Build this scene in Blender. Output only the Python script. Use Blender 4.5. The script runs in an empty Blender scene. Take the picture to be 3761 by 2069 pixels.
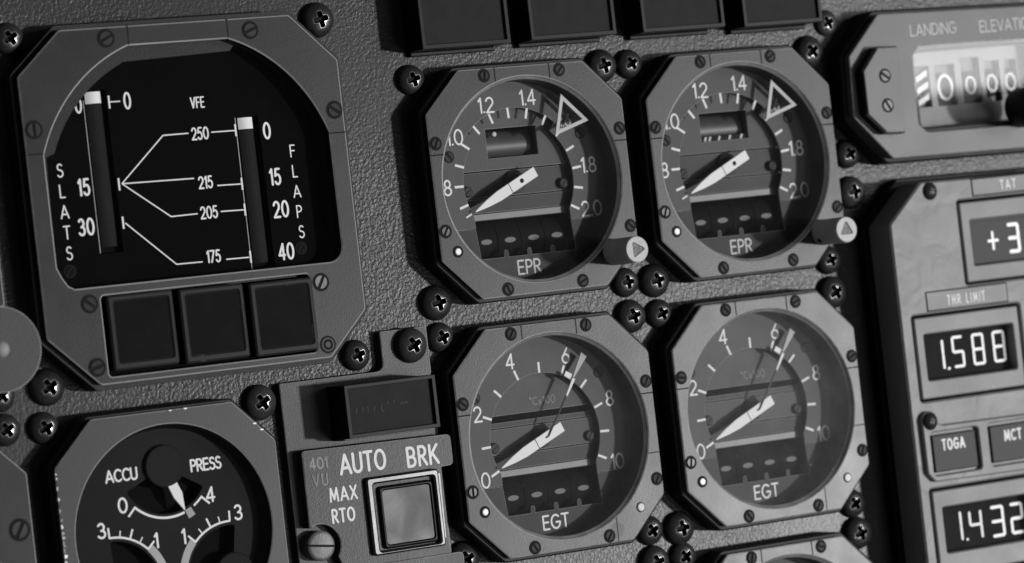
import bpy, math, random
from mathutils import Vector, Matrix
from mathutils.geometry import tessellate_polygon

# ---------------------------------------------------------------- scene basics
# Layout units: u = right, v = up, h = out of the instrument panel; 1 unit = 1.25 mm.
S = 0.00125
PI = math.pi
def W(u, v, h): return Vector((u*S, -h*S, v*S))
sc = bpy.context.scene
col = sc.collection
rnd = random.Random(7)

# camera
cam_d = bpy.data.cameras.new('camera'); cam = bpy.data.objects.new('camera', cam_d); col.objects.link(cam)
yaw, pit, rol = -0.521681, 0.001208, -0.113195
cam_d.sensor_width = 36.0; cam_d.lens = 36.0*3.45106
cam_d.clip_start = 0.01; cam_d.clip_end = 50
Rl = Matrix.Rotation(yaw, 3, 'Y') @ Matrix.Rotation(pit, 3, 'X') @ Matrix.Rotation(rol, 3, 'Z')
Mx = Matrix(((1, 0, 0), (0, 0, -1), (0, 1, 0)))
m = (Mx @ Rl).to_4x4(); m.translation = W(-321.7588, -18.6848, 547.8224)
cam.matrix_world = m
cam_d.dof.use_dof = True; cam_d.dof.focus_distance = 622*S; cam_d.dof.aperture_fstop = 18
sc.camera = cam

# world: very dim cabin
wd = bpy.data.worlds.new('World'); sc.world = wd; wd.use_nodes = True
wd.node_tree.nodes['Background'].inputs[0].default_value = (1, 1, 1, 1)
wd.node_tree.nodes['Background'].inputs[1].default_value = 0.065

# lamps: the side window (seen mirrored in the right-hand glass) and a soft key from the right
def aim(o, src, dst):
    o.location = W(*src); d = (W(*dst)-W(*src)).normalized()
    o.rotation_euler = d.to_track_quat('-Z', 'Y').to_euler()
def area(name, src, dst, sx, sy, e):
    d = bpy.data.lights.new(name, 'AREA'); d.shape = 'RECTANGLE'; d.size = sx*S; d.size_y = sy*S; d.energy = e
    o = bpy.data.objects.new(name, d); col.objects.link(o); aim(o, src, dst)
area('window_light', (476, 96, 400), (110, 20, 0), 170, 130, 0.95)
def spot(name, src, dst, e, soft, deg, blend):
    d = bpy.data.lights.new(name, 'SPOT'); d.energy = e; d.shadow_soft_size = soft*S; d.spot_size = math.radians(deg); d.spot_blend = blend
    o = bpy.data.objects.new(name, d); col.objects.link(o); aim(o, src, dst)
spot('key_light', (2362, -412, 3000), (0, -10, 0), 570.0, 112, 16, 0.5)
spot('low_light', (227, -230, 600), (-60, -40, 0), 3.2, 110, 60, 0.8)

sc.view_settings.view_transform = 'Standard'; sc.view_settings.look = 'None'
sc.view_settings.exposure = 0.12; sc.view_settings.gamma = 1.0; sc.view_settings.use_curve_mapping = False
sc.render.engine = 'CYCLES'

# ---------------------------------------------------------------- materials
MATS = {}
def nodes(name):
    mt = bpy.data.materials.new(name); mt.use_nodes = True
    nt = mt.node_tree; b = nt.nodes['Principled BSDF']; MATS[name] = mt
    return mt, nt, b
def noise(nt, scale, detail=3, rough=0.55, dist=0.0):
    tc = nt.nodes.new('ShaderNodeTexCoord'); n = nt.nodes.new('ShaderNodeTexNoise')
    n.inputs['Scale'].default_value = scale/S; n.inputs['Detail'].default_value = detail
    n.inputs['Roughness'].default_value = rough; n.inputs['Distortion'].default_value = dist
    nt.links.new(tc.outputs['Object'], n.inputs['Vector']); return n
def ramp(nt, src, p0, c0, p1, c1):
    r = nt.nodes.new('ShaderNodeValToRGB'); e = r.color_ramp.elements
    e[0].position = p0; e[0].color = (c0, c0, c0, 1); e[1].position = p1; e[1].color = (c1, c1, c1, 1)
    nt.links.new(src, r.inputs[0]); return r
def bump(nt, b, src, strength, dist):
    bp = nt.nodes.new('ShaderNodeBump'); bp.inputs['Strength'].default_value = strength; bp.inputs['Distance'].default_value = dist*S
    nt.links.new(src, bp.inputs['Height'])
    if b.inputs['Normal'].is_linked: nt.links.new(b.inputs['Normal'].links[0].from_socket, bp.inputs['Normal'])
    nt.links.new(bp.outputs[0], b.inputs['Normal'])
def math_node(nt, op, a, c=None):
    n = nt.nodes.new('ShaderNodeMath'); n.operation = op
    for i, x in enumerate((a, c)):
        if x is None: continue
        if isinstance(x, (int, float)): n.inputs[i].default_value = x
        else: nt.links.new(x, n.inputs[i])
    return n.outputs[0]
def paint(name, c, rough=0.5, var=0.25, grain=0.25, spec=0.25, scuff=0.0, bscale=3.4, large=0.05):
    """painted metal: mottled grey, fine grain, optional pale scuffs"""
    mt, nt, b = nodes(name)
    n1 = noise(nt, large, 4, 0.6)
    r = ramp(nt, n1.outputs[0], 0.3, c*(1-var), 0.7, c*(1+var))
    outc = r.outputs[0]
    sp = noise(nt, 1.1, 2, 0.5); rs = ramp(nt, sp.outputs[0], 0.74, 0, 0.80, 1)
    mx = nt.nodes.new('ShaderNodeMixRGB'); mx.inputs[2].default_value = (min(1, c*2.6+.03),)*3+(1,)
    nt.links.new(math_node(nt, 'MULTIPLY', rs.outputs[0], 0.45), mx.inputs[0]); nt.links.new(outc, mx.inputs[1]); outc = mx.outputs[0]
    if scuff:
        n2 = noise(nt, 0.16, 7, 0.72, 0.6); r2 = ramp(nt, n2.outputs[0], 0.60, 0, 0.74, 1)
        m2 = nt.nodes.new('ShaderNodeMixRGB'); m2.inputs[2].default_value = (min(1, c*2.0+.02),)*3+(1,)
        nt.links.new(math_node(nt, 'MULTIPLY', r2.outputs[0], scuff), m2.inputs[0]); nt.links.new(outc, m2.inputs[1]); outc = m2.outputs[0]
    nt.links.new(outc, b.inputs['Base Color'])
    n3 = noise(nt, 0.12, 5, 0.6); r3 = ramp(nt, n3.outputs[0], 0.3, rough-0.025, 0.7, rough+0.025)
    nt.links.new(r3.outputs[0], b.inputs['Roughness'])
    b.inputs['Specular IOR Level'].default_value = spec
    g = noise(nt, bscale, 3, 0.6); bump(nt, b, g.outputs[0], grain, 0.25)
    return mt
def plain(name, c, rough=0.5, metal=0.0, spec=0.5, grain=0.0, bscale=2.0, var=0.12):
    mt, nt, b = nodes(name)
    n1 = noise(nt, 0.25, 4, 0.6); r = ramp(nt, n1.outputs[0], 0.3, c*(1-var), 0.7, min(1, c*(1+var)))
    nt.links.new(r.outputs[0], b.inputs['Base Color'])
    b.inputs['Roughness'].default_value = rough; b.inputs['Metallic'].default_value = metal
    b.inputs['Specular IOR Level'].default_value = spec
    if grain: bump(nt, b, noise(nt, bscale, 3, 0.6).outputs[0], grain, 0.25)
    return mt
def worn(name, c, bright, th=0.5, rough=0.4, scale=0.5):
    """edge where the paint is rubbed off to the metal in patches"""
    mt, nt, b = nodes(name)
    n = noise(nt, scale, 5, 0.7); r = ramp(nt, n.outputs[0], th-0.04, c, th+0.08, bright)
    nt.links.new(r.outputs[0], b.inputs['Base Color'])
    r2 = ramp(nt, n.outputs[0], th-0.04, 0.0, th+0.08, 0.5); nt.links.new(r2.outputs[0], b.inputs['Metallic'])
    b.inputs['Roughness'].default_value = rough
    bump(nt, b, n.outputs[0], 0.4, 0.3)
    return mt

# wrinkle-finish panel paint
mt, nt, b = nodes('wrinkle_paint')
n1 = noise(nt, 0.03, 4, 0.6); r = ramp(nt, n1.outputs[0], 0.3, 0.020, 0.7, 0.034)
sp = noise(nt, 0.9, 3, 0.55); rs = ramp(nt, sp.outputs[0], 0.70, 0, 0.78, 1)
mx = nt.nodes.new('ShaderNodeMixRGB'); mx.inputs[2].default_value = (0.07, 0.07, 0.07, 1)
nt.links.new(math_node(nt, 'MULTIPLY', rs.outputs[0], 0.35), mx.inputs[0]); nt.links.new(r.outputs[0], mx.inputs[1])
nt.links.new(mx.outputs[0], b.inputs['Base Color'])
b.inputs['Roughness'].default_value = 0.32; b.inputs['Specular IOR Level'].default_value = 0.24
wv = noise(nt, 1.6, 2, 0.5, 0.5); wv2 = noise(nt, 1.5, 2, 0.5)
amp = ramp(nt, noise(nt, 0.018, 3, 0.6).outputs[0], 0.36, 0.35, 0.60, 1.0)
hs = math_node(nt, 'ADD', wv.outputs[0], math_node(nt, 'MULTIPLY', wv2.outputs[0], 0.35))
bump(nt, b, math_node(nt, 'MULTIPLY', hs, amp.outputs[0]), 0.30, 0.38)

paint('bezel_paint', 0.016, 0.32, 0.10, 0.05, scuff=0.14)
paint('bezel_paint_lit_scuffed', 0.07, 0.33, 0.14, 0.05, scuff=0.35)  # scuffed paint, base raised to put stronger light into the colour
paint('accumulator_bezel_paint', 0.04, 0.35, 0.08, 0.05)
paint('body_paint', 0.01, 0.5, 0.15, 0.2)
paint('plate_paint', 0.045, 0.35, 0.12, 0.12)
paint('label_plate_paint', 0.03, 0.35, 0.12, 0.12)
paint('dial_paint', 0.072, 0.55, 0.06, 0.18)
paint('dial_cover_paint', 0.022, 0.55, 0.08, 0.15)
paint('dial_mid_paint', 0.024, 0.5, 0.08, 0.15)
paint('elevation_paint', 0.11, 0.36, 0.08, 0.05)
paint('accu_face_paint', 0.012, 0.65, 0.06, 0.1, spec=0.1)
plain('counter_pale', 0.30, 0.6, 0, 0.3)
plain('rim_metal', 0.30, 0.38, 0.3, 0.5, var=0.3)
plain('strip_metal', 0.11, 0.45, 0.1)
plain('face_black', 0.004, 0.8, 0, 0.02)
plain('tape_grey', 0.014, 0.7, 0, 0.1, grain=0.3)
plain('black_plastic', 0.006, 0.42, 0, 0.16, var=0.3)
plain('lens_black', 0.004, 0.5, 0, 0.04, var=0.4)
plain('lens_grey', 0.018, 0.6, 0, 0.10, grain=0.04, var=0.2)
plain('black_hole', 0.002, 0.8, 0, 0.1)
plain('screw_black', 0.026, 0.34, 0.25, 0.5, grain=0.12, bscale=1.5, var=0.4)
plain('screw_rim', 0.34, 0.25, 0.8, 0.5, var=0.7)
plain('screw_steel', 0.028, 0.5, 0.0, 0.14, grain=0.1, var=0.5)
plain('screw_bright', 0.13, 0.5, 0.3, 0.5, grain=0.2, var=0.3)
plain('knob_lightened', 0.42, 0.5, 0, 0.4, grain=0.35, bscale=3.5)  # lightened past the knob's own dark tone to lift its shaded side
plain('knob_grey', 0.03, 0.5, 0, 0.4, grain=0.1)
plain('chrome', 0.11, 0.36, 1.0, 0.5, grain=0.05, bscale=0.8)
plain('cap_metal', 0.38, 0.5, 0.1, 0.4, grain=0.15)
plain('cap_recess', 0.05, 0.4, 0.3, 0.5, grain=0.5)
plain('letter_white', 0.80, 0.55, 0, 0.4, var=0.06)
plain('letter_pale', 0.55, 0.55, 0, 0.4, var=0.1)
plain('letter_grey', 0.24, 0.55, 0, 0.4, var=0.3)
plain('letter_dim', 0.26, 0.55, 0, 0.4, var=0.1)
plain('letter_faint', 0.085, 0.6, 0, 0.3, var=0.2)
plain('arc_grey', 0.36, 0.55, 0, 0.4)
plain('needle_white', 0.78, 0.5, 0, 0.4, var=0.03)
plain('post_white', 0.95, 0.35, 0, 0.5)
plain('post_grey', 0.5, 0.4, 0, 0.5)
plain('pointer_grey', 0.40, 0.5, 0, 0.4)
plain('rod_dark', 0.02, 0.4, 0.3, 0.5)
plain('drum_grey', 0.06, 0.42, 0, 0.4)
plain('drum_black', 0.008, 0.7, 0, 0.06)
plain('display_black', 0.022, 0.9, 0, 0.0)
plain('dash_grey', 0.17, 0.6, 0, 0.3)
plain('groove_dark', 0.004, 0.7, 0, 0.2)
plain('chip_grey', 0.22, 0.5, 0.0, 0.3, var=0.4)
plain('worn_paint', 0.06, 0.5, 0, 0.5, var=0.4)
worn('edge_worn', 0.34, 0.70, 0.52, 0.38)
worn('edge_rubbed_lit', 0.38, 0.62, 0.56, 0.38)  # rubbed in patches; the pale base also paints in the edge highlights
worn('edge_chipped', 0.16, 0.5, 0.42, 0.45, 0.3)
worn('edge_dark', 0.022, 0.20, 0.64, 0.4, 0.3)
# soft moulded cover of the rating panel: smooth with shallow ripples
mt = paint('moulded_cover', 0.19, 0.4, 0.06, 0.06, scuff=0.06); nt = mt.node_tree; b = nt.nodes['Principled BSDF']
bump(nt, b, noise(nt, 0.13, 2, 0.4, 1.2).outputs[0], 0.16, 1.6)
mt = paint('display_frame', 0.18, 0.4, 0.20, 0.08, scuff=0.3)
# smudged push button
mt, nt, b = nodes('smudged_lens')
n = noise(nt, 0.13, 5, 0.6, 0.7); r = ramp(nt, n.outputs[0], 0.3, 0.035, 0.7, 0.075); nt.links.new(r.outputs[0], b.inputs['Base Color'])
r2 = ramp(nt, n.outputs[0], 0.3, 0.35, 0.7, 0.6); nt.links.new(r2.outputs[0], b.inputs['Roughness'])
plain('push_lens', 0.016, 0.6, 0, 0.5, var=0.15)
# lit display segments
def emis(name, e):
    mt, nt, b = nodes(name); b.inputs['Base Color'].default_value = (.5, .5, .5, 1)
    b.inputs['Emission Color'].default_value = (1, 1, 1, 1); b.inputs['Emission Strength'].default_value = e
emis('segment_lit', 0.36); emis('segment_dim', 0.24); emis('segment_bright', 0.52)
# thin glass; its dusty film also carries a painted reflection veil
def glass(name, dust_veil, rough=0.015, ior=1.5):
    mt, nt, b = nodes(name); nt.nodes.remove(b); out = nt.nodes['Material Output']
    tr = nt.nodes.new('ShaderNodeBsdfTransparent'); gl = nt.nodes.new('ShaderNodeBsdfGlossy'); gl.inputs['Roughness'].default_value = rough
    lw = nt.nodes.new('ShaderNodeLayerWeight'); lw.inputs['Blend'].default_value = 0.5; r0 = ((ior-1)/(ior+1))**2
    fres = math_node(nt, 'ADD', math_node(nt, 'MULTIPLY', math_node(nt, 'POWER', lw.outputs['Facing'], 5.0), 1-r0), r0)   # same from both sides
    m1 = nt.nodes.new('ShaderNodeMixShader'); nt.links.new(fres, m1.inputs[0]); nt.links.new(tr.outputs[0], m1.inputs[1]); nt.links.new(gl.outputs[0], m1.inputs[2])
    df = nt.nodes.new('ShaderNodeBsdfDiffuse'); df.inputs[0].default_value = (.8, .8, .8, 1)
    n = noise(nt, 0.09, 6, 0.7); r = ramp(nt, n.outputs[0], 0.35, dust_veil*0.5, 0.72, dust_veil*1.1)
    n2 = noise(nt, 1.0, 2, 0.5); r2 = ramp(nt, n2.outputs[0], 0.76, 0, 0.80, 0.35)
    f = math_node(nt, 'ADD', r.outputs[0], math_node(nt, 'MULTIPLY', r2.outputs[0], dust_veil*5))
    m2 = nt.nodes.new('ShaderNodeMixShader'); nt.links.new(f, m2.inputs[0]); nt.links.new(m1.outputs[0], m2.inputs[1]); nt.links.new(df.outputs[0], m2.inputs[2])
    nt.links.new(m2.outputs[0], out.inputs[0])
glass('glass_clean', 0.009); glass('glass_veiled', 0.068); glass('glass_window', 0.02, 0.03, 1.6); glass('glass_flaps', 0.001, 0.015, 1.2); glass('glass_coated', 0.006, 0.5, 1.004); glass('glass_hazy', 0.026)

# ---------------------------------------------------------------- 2-D outline helpers (counter-clockwise)
def circ(cx, cy, r, n=72, ry=None):
    ry = r if ry is None else ry
    return [(cx+r*math.cos(2*PI*i/n), cy+ry*math.sin(2*PI*i/n)) for i in range(n)]
def arcp(cx, cy, r, a0, a1, n=16, ry=None):
    ry = r if ry is None else ry
    return [(cx+r*math.cos(math.radians(a0+(a1-a0)*i/n)), cy+ry*math.sin(math.radians(a0+(a1-a0)*i/n))) for i in range(n+1)]
def rect(x0, y0, x1, y1): return [(x0, y0), (x1, y0), (x1, y1), (x0, y1)]
def roundp(pts, r, n=5):
    out = []; N = len(pts)
    for i, p in enumerate(pts):
        ri = r[i] if isinstance(r, (list, tuple)) else r
        P = Vector(p); A = Vector(pts[i-1]); B = Vector(pts[(i+1) % N])
        a = (A-P); c = (B-P); la, lc = a.length, c.length; a.normalize(); c.normalize()
        ang = a.angle(c) if la > 1e-9 and lc > 1e-9 else PI
        if ri <= 0 or ang > PI-0.02: out.append(p); continue
        d = min(ri/math.tan(ang/2), la*0.49, lc*0.49); rr = d*math.tan(ang/2)
        ctr = P+(a+c).normalized()*(rr/math.sin(ang/2))
        p0 = P+a*d; p1 = P+c*d
        a0 = math.atan2(p0.y-ctr.y, p0.x-ctr.x); a1 = math.atan2(p1.y-ctr.y, p1.x-ctr.x)
        da = (a1-a0+PI) % (2*PI)-PI
        for k in range(n+1):
            t = a0+da*k/n; out.append((ctr.x+rr*math.cos(t), ctr.y+rr*math.sin(t)))
    return out
def rrect(x0, y0, x1, y1, r, n=5): return roundp(rect(x0, y0, x1, y1), r, n)
def octa(cx, cy, a, c, r=0.9): return roundp([(cx-a+c, cy-a), (cx+a-c, cy-a), (cx+a, cy-a+c), (cx+a, cy+a-c), (cx+a-c, cy+a), (cx-a+c, cy+a), (cx-a, cy+a-c), (cx-a, cy-a+c)], r, 4)
def inset(poly, d):
    """move a counter-clockwise outline inwards by d (outwards if negative)"""
    N = len(poly); out = []
    for i in range(N):
        p = Vector(poly[i]); a = p-Vector(poly[i-1]); c = Vector(poly[(i+1) % N])-p
        if a.length < 1e-7: a = c
        if c.length < 1e-7: c = a
        n1 = Vector((-a.y, a.x)).normalized(); n2 = Vector((-c.y, c.x)).normalized()
        k = 1+n1.dot(n2); q = p+(n1+n2)*(d/max(k, 0.35)); out.append((q.x, q.y))
    return out

# ---------------------------------------------------------------- mesh builder
class MB:
    def __init__(s): s.v = []; s.f = []; s.m = []; s.k = 0
    def loop(s, pts, h):
        i0 = len(s.v); s.v += [(p[0], p[1], h(p) if callable(h) else h) for p in pts]; return list(range(i0, i0+len(pts)))
    def band(s, a, b, m=0):
        n = len(a)
        for i in range(n): s.f.append((a[i], a[(i+1) % n], b[(i+1) % n], b[i])); s.m.append(m)
    def cap(s, loops, m=0, flip=False):
        L = [[Vector((s.v[i][0], s.v[i][1], 0)) for i in l] for l in loops]; flat = [i for l in loops for i in l]
        for t in tessellate_polygon(L):
            a, b, c = (flat[i] for i in t)
            A, B, C = (s.v[i] for i in (a, b, c))
            cr = (B[0]-A[0])*(C[1]-A[1])-(B[1]-A[1])*(C[0]-A[0])
            if abs(cr) < 1e-12: continue
            s.f.append((a, b, c) if (cr > 0) != flip else (a, c, b)); s.m.append(m)
    def solid(s, outer, h0, h1, ch=0.15, holes=(), m=0, e=None, hd=None, side=None):
        """plate with chamfered top edges; holes go down to hd"""
        e = m if e is None else e; side = m if side is None else side
        lo = s.loop(outer, h0); hi = s.loop(outer, h1-ch); s.band(lo, hi, side)
        if ch > 0: top = s.loop(inset(outer, ch), h1); s.band(hi, top, e)
        else: top = hi
        caps = [top]
        for hl in holes:
            r = list(reversed(hl)); hb = h0 if hd is None else hd
            a = s.loop(r, hb); c = s.loop(r, h1-ch); s.band(a, c, side)
            if ch > 0: t = s.loop(inset(r, ch), h1); s.band(c, t, e)
            else: t = c
            caps.append(t)
        s.cap(caps, m); return s
    def sheet(s, poly, h, m=0, holes=()): s.cap([s.loop(poly, h)]+[s.loop(list(reversed(x)), h) for x in holes], m); return s
    def lathe(s, cx, cy, prof, n=32, m=0, close=True, capm=None):
        """prof: (radius, h) from the foot up"""
        ms = m if isinstance(m, (list, tuple)) else [m]*len(prof)
        prev = None
        for k, (r, h) in enumerate(prof):
            l = s.loop(circ(cx, cy, max(r, 1e-4), n), h)
            if prev: s.band(prev, l, ms[k])
            prev = l
        if close: s.cap([prev], ms[-1] if capm is None else capm)
        return s
    def tube(s, p0, p1, r, n=12, m=0, r1=None):
        A = Vector(p0); B = Vector(p1); d = (B-A).normalized(); r1 = r if r1 is None else r1
        x = d.orthogonal().normalized(); y = d.cross(x); ls = []
        for P, rr in ((A, r), (B, r1)):
            i0 = len(s.v)
            for i in range(n): s.v.append(tuple(P+(x*math.cos(2*PI*i/n)+y*math.sin(2*PI*i/n))*rr))
            ls.append(list(range(i0, i0+n)))
        s.band(ls[0], ls[1], m); s.f.append(tuple(ls[1])); s.m.append(m); s.f.append(tuple(reversed(ls[0]))); s.m.append(m); return s
    def ribbon(s, pts, w, h, closed=False, m=0, rnd_=True):
        """painted stroke lying on the surface at height h"""
        h = h+0.004*(s.k % 16); s.k += 1; N = len(pts); P = [Vector(p) for p in pts]; L = []; R = []
        for i in range(N):
            a = P[i]-P[i-1] if (i > 0 or closed) else P[1]-P[0]
            c = P[(i+1) % N]-P[i] if (i < N-1 or closed) else a
            a = a.normalized(); c = c.normalized(); n1 = Vector((-a.y, a.x)); n2 = Vector((-c.y, c.x))
            o = (n1+n2)/max(1+n1.dot(n2), 0.28)*(w/2); L.append(P[i]+o); R.append(P[i]-o)
        l = s.loop([(p.x, p.y) for p in L], h); r = s.loop([(p.x, p.y) for p in R], h)
        for i in range(N if closed else N-1):
            j = (i+1) % N; s.f.append((r[i], r[j], l[j], l[i])); s.m.append(m)
        if rnd_ and not closed:
            for (i, d) in ((0, P[0]-P[1]), (N-1, P[-1]-P[-2])):
                a0 = math.degrees(math.atan2(d.y, d.x)); f = s.loop(arcp(P[i].x, P[i].y, w/2, a0-90, a0+90, 6), h); s.f.append(tuple(f)); s.m.append(m)
        return s
    def build(s, name, mats, parent=None, loc=None, smooth=35):
        me = bpy.data.meshes.new(name); me.from_pydata([tuple(W(*p)) for p in s.v], [], s.f); mats = mats if isinstance(mats, (list, tuple)) else [mats]
        for x in mats: me.materials.append(MATS[x])
        me.polygons.foreach_set('material_index', [min(k, len(mats)-1) for k in s.m])
        hs_ = [p[2] for p in s.v]; flat = max(hs_)-min(hs_) < 0.2   # painted marks stay flat shaded
        me.polygons.foreach_set('use_smooth', [not flat]*len(s.f)); me.update(); me.set_sharp_from_angle(angle=math.radians(smooth))
        o = bpy.data.objects.new(name, me); col.objects.link(o)
        if parent is not None: o.parent = parent
        if loc is not None: o.location = W(*loc)
        return o

def thing(name, label, cat, loc=(0, 0, 0), group=None):
    o = bpy.data.objects.new(name, None); o.empty_display_size = 0.005; col.objects.link(o); o.location = W(*loc)
    o['label'] = label; o['category'] = cat
    if group: o['group'] = group
    return o
def tag(o, label, cat, group=None):
    o['label'] = label; o['category'] = cat
    if group: o['group'] = group
    return o

# ---------------------------------------------------------------- stroke lettering
def A_(cx, cy, rx, ry, a0, a1, n=12): return arcp(cx, cy, rx, a0, a1, n, ry)
GL = {  # width, open strokes, closed strokes (unit height)
 '0': (.64, [], [circ(.32, .5, .32, 24, .5)]), 'O': (.74, [], [circ(.37, .5, .37, 26, .5)]),
 '1': (.20, [[(0, .80), (.18, 1), (.18, 0)]], []),
 '2': (.60, [A_(.29, .71, .28, .29, 165, -32, 12)+[(0, 0), (.60, 0)]], []),
 '3': (.56, [A_(.26, .75, .24, .25, 150, -90, 10)+A_(.26, .26, .29, .26, 82, -150, 12)], []),
 '4': (.62, [[(.46, 0), (.46, 1)], [(.46, 1), (0, .27), (.62, .27)]], []),
 '5': (.56, [[(.50, 1), (.12, 1), (.05, .55)]+A_(.26, .32, .29, .32, 125, -150, 12)], []),
 '6': (.58, [[(.45, 1), (.04, .42)]], [circ(.29, .30, .29, 22, .30)]),
 '7': (.55, [[(0, 1), (.55, 1), (.14, 0)]], []),
 '8': (.56, [], [circ(.28, .755, .22, 20, .245), circ(.28, .255, .28, 22, .255)]),
 '.': (.08, [[(.03, .03), (.05, .03)]], []),
 'A': (.76, [[(0, 0), (.38, 1), (.76, 0)], [(.12, .30), (.64, .30)]], []),
 'B': (.56, [[(0, 0), (0, 1)], [(0, 1)]+A_(.28, .75, .24, .25, 90, -90, 10)+[(0, .5)], [(0, .5)]+A_(.30, .25, .26, .25, 90, -90, 10)+[(0, 0)]], []),
 'C': (.70, [A_(.40, .5, .40, .5, 48, 312, 18)], []),
 'D': (.66, [[(0, 0), (0, 1)], [(0, 0)]+A_(.26, .5, .40, .5, -90, 90, 14)+[(0, 1)]], []),
 'E': (.50, [[(.50, 1), (0, 1), (0, 0), (.50, 0)], [(0, .52), (.44, .52)]], []),
 'F': (.48, [[(.48, 1), (0, 1), (0, 0)], [(0, .52), (.42, .52)]], []),
 'G': (.74, [A_(.40, .5, .40, .5, 48, 340, 18)+[(.78, .46), (.44, .46)]], []),
 'H': (.60, [[(0, 0), (0, 1)], [(.60, 0), (.60, 1)], [(0, .52), (.60, .52)]], []),
 'I': (.04, [[(.02, 0), (.02, 1)]], []),
 'K': (.60, [[(0, 0), (0, 1)], [(.58, 1), (.02, .40)], [(.18, .56), (.62, 0)]], []),
 'L': (.46, [[(0, 1), (0, 0), (.46, 0)]], []),
 'M': (.82, [[(0, 0), (.10, 1), (.41, .15), (.72, 1), (.82, 0)]], []),
 'N': (.68, [[(0, 0), (0, 1), (.68, 0), (.68, 1)]], []),
 'P': (.50, [[(0, 0), (0, 1)], [(0, 1)]+A_(.24, .74, .27, .26, 90, -90, 10)+[(0, .48)]], []),
 'R': (.54, [[(0, 0), (0, 1)], [(0, 1)]+A_(.25, .74, .26, .26, 90, -90, 10)+[(0, .48)], [(.22, .48), (.56, 0)]], []),
 'S': (.52, [A_(.27, .76, .23, .24, 35, 250, 10)+A_(.25, .26, .27, .27, 80, -150, 12)], []),
 'T': (.60, [[(0, 1), (.60, 1)], [(.30, 1), (.30, 0)]], []),
 'U': (.60, [[(0, 1), (0, .30)]+A_(.30, .30, .30, .30, 180, 360, 12)+[(.60, 1)]], []),
 'V': (.68, [[(0, 1), (.34, 0), (.68, 1)]], []),
 'X': (.62, [[(0, 0), (.62, 1)], [(0, 1), (.62, 0)]], []),
 'x': (.46, [[(0, 0), (.46, .6)], [(0, .6), (.46, 0)]], []),
 'o': (.22, [], [circ(.11, .88, .11, 12, .12)]),
 ' ': (.34, [], []),
}
def text(mb, s_, x, y, H, w, h, sx=1.0, sp=0.2, align='c', m=0):
    """lettering centred (align c) or starting (l) at x, centred on y; H = letter height"""
    Hc = H-w; tot = sum(GL[c][0]*sx*Hc+sp*Hc for c in s_)-sp*Hc
    cx = x-tot/2 if align == 'c' else x+w/2
    for c in s_:
        wd_, op, cl = GL[c]; f = lambda p: (cx+p[0]*sx*Hc, y-Hc/2+p[1]*Hc)
        for st in op:                                    # sharp corners start a new stroke
            run = [f(st[0])]
            for i in range(1, len(st)):
                run.append(f(st[i]))
                if i < len(st)-1:
                    a = Vector(run[-1])-Vector(run[-2]); d = Vector(f(st[i+1]))-Vector(run[-1])
                    if a.length > 1e-6 and d.length > 1e-6 and a.angle(d) > 1.0: mb.ribbon(run, w, h, False, m); run = [run[-1]]
            mb.ribbon(run, w, h, False, m)
        for st in cl: mb.ribbon([f(p) for p in st], w, h, True, m)
        cx += (wd_*sx+sp)*Hc
    return mb

# ---------------------------------------------------------------- screws
def slot_screw(parent, x, y, h, r=0.95, ang=60, mat='screw_steel', well=1.32, name='screw'):
    mb = MB(); mb.lathe(x, y, [(r*well, h+0.015), (r*.98, h+0.02)], 28, 1); r = r*.88
    a = math.radians(ang); sw = r*0.19
    for sg in (0, PI):
        t0 = math.asin(sw/r); pts = [(x+r*math.cos(a+sg+t0+(PI-2*t0)*i/16), y+r*math.sin(a+sg+t0+(PI-2*t0)*i/16)) for i in range(17)]
        mb.solid(pts, h+0.022, h+0.16, 0.07, m=0)
    return mb.build(name, [mat, 'groove_dark'], parent)
def phillips_mesh(R, H=1.9, arm=1.25, wd=0.44):
    """domed head with a real cross recess; foot at h = 0"""
    N = 96; th = [2*PI*i/N for i in range(N)]
    def rc(t):
        c, s_ = abs(math.cos(t)), abs(math.sin(t)); big, small = max(c, s_), min(c, s_)
        r = arm if small*arm <= wd*big else wd/max(small, 1e-6)
        return min(r, arm*1.02, wd*1.0/max(small, 1e-6))
    rcs = [rc(t) for t in th]; rcs = [(rcs[i-1]+2*rcs[i]+rcs[(i+1) % N])/4 for i in range(N)]
    dome = lambda r: 0.35+(H-0.35)*math.sqrt(max(0, 1-(min(r, R)/R*0.985)**2))
    mb = MB(); L = lambda rs, hs: mb.loop([(rs[i]*math.cos(th[i]), rs[i]*math.sin(th[i])) for i in range(N)], lambda p: hs(math.hypot(*p)))
    prev = L([R]*N, lambda r: 0.0); c = L([R]*N, lambda r: 0.35); mb.band(prev, c, 0); prev = c
    for s_ in (.12, .28, .45, .62, .78, .90, .965):
        c = L([R*(1-s_)+rcs[i]*s_ for i in range(N)], dome); mb.band(prev, c, 1 if s_ > .95 else 0); prev = c
    c = L(rcs, lambda r: dome(r)-0.05); mb.band(prev, c, 1); prev = c
    c = L([x*0.93-0.03 for x in rcs], lambda r: dome(r)-0.30); mb.band(prev, c, 2); prev = c
    c = L([x*0.62 for x in rcs], lambda r: H-1.15); mb.band(prev, c, 2); mb.cap([c], 2)
    return mb

# ---------------------------------------------------------------- the instrument panel
GC = [(0, 0), (46.2, -.6), (-.5, -46.4), (45.6, -46.8), (45.1, -92.9)]
mb = MB(); mb.solid([(-150, -125), (150, -125), (150, 75), (-150, 75)], -8.5, -5.5, 0, holes=[circ(x, y, 19.4, 64) for x, y in GC])
pnl = mb.build('instrument_panel', ['wrinkle_paint'], loc=(0, 0, 0)); pnl['kind'] = 'structure'

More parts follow.
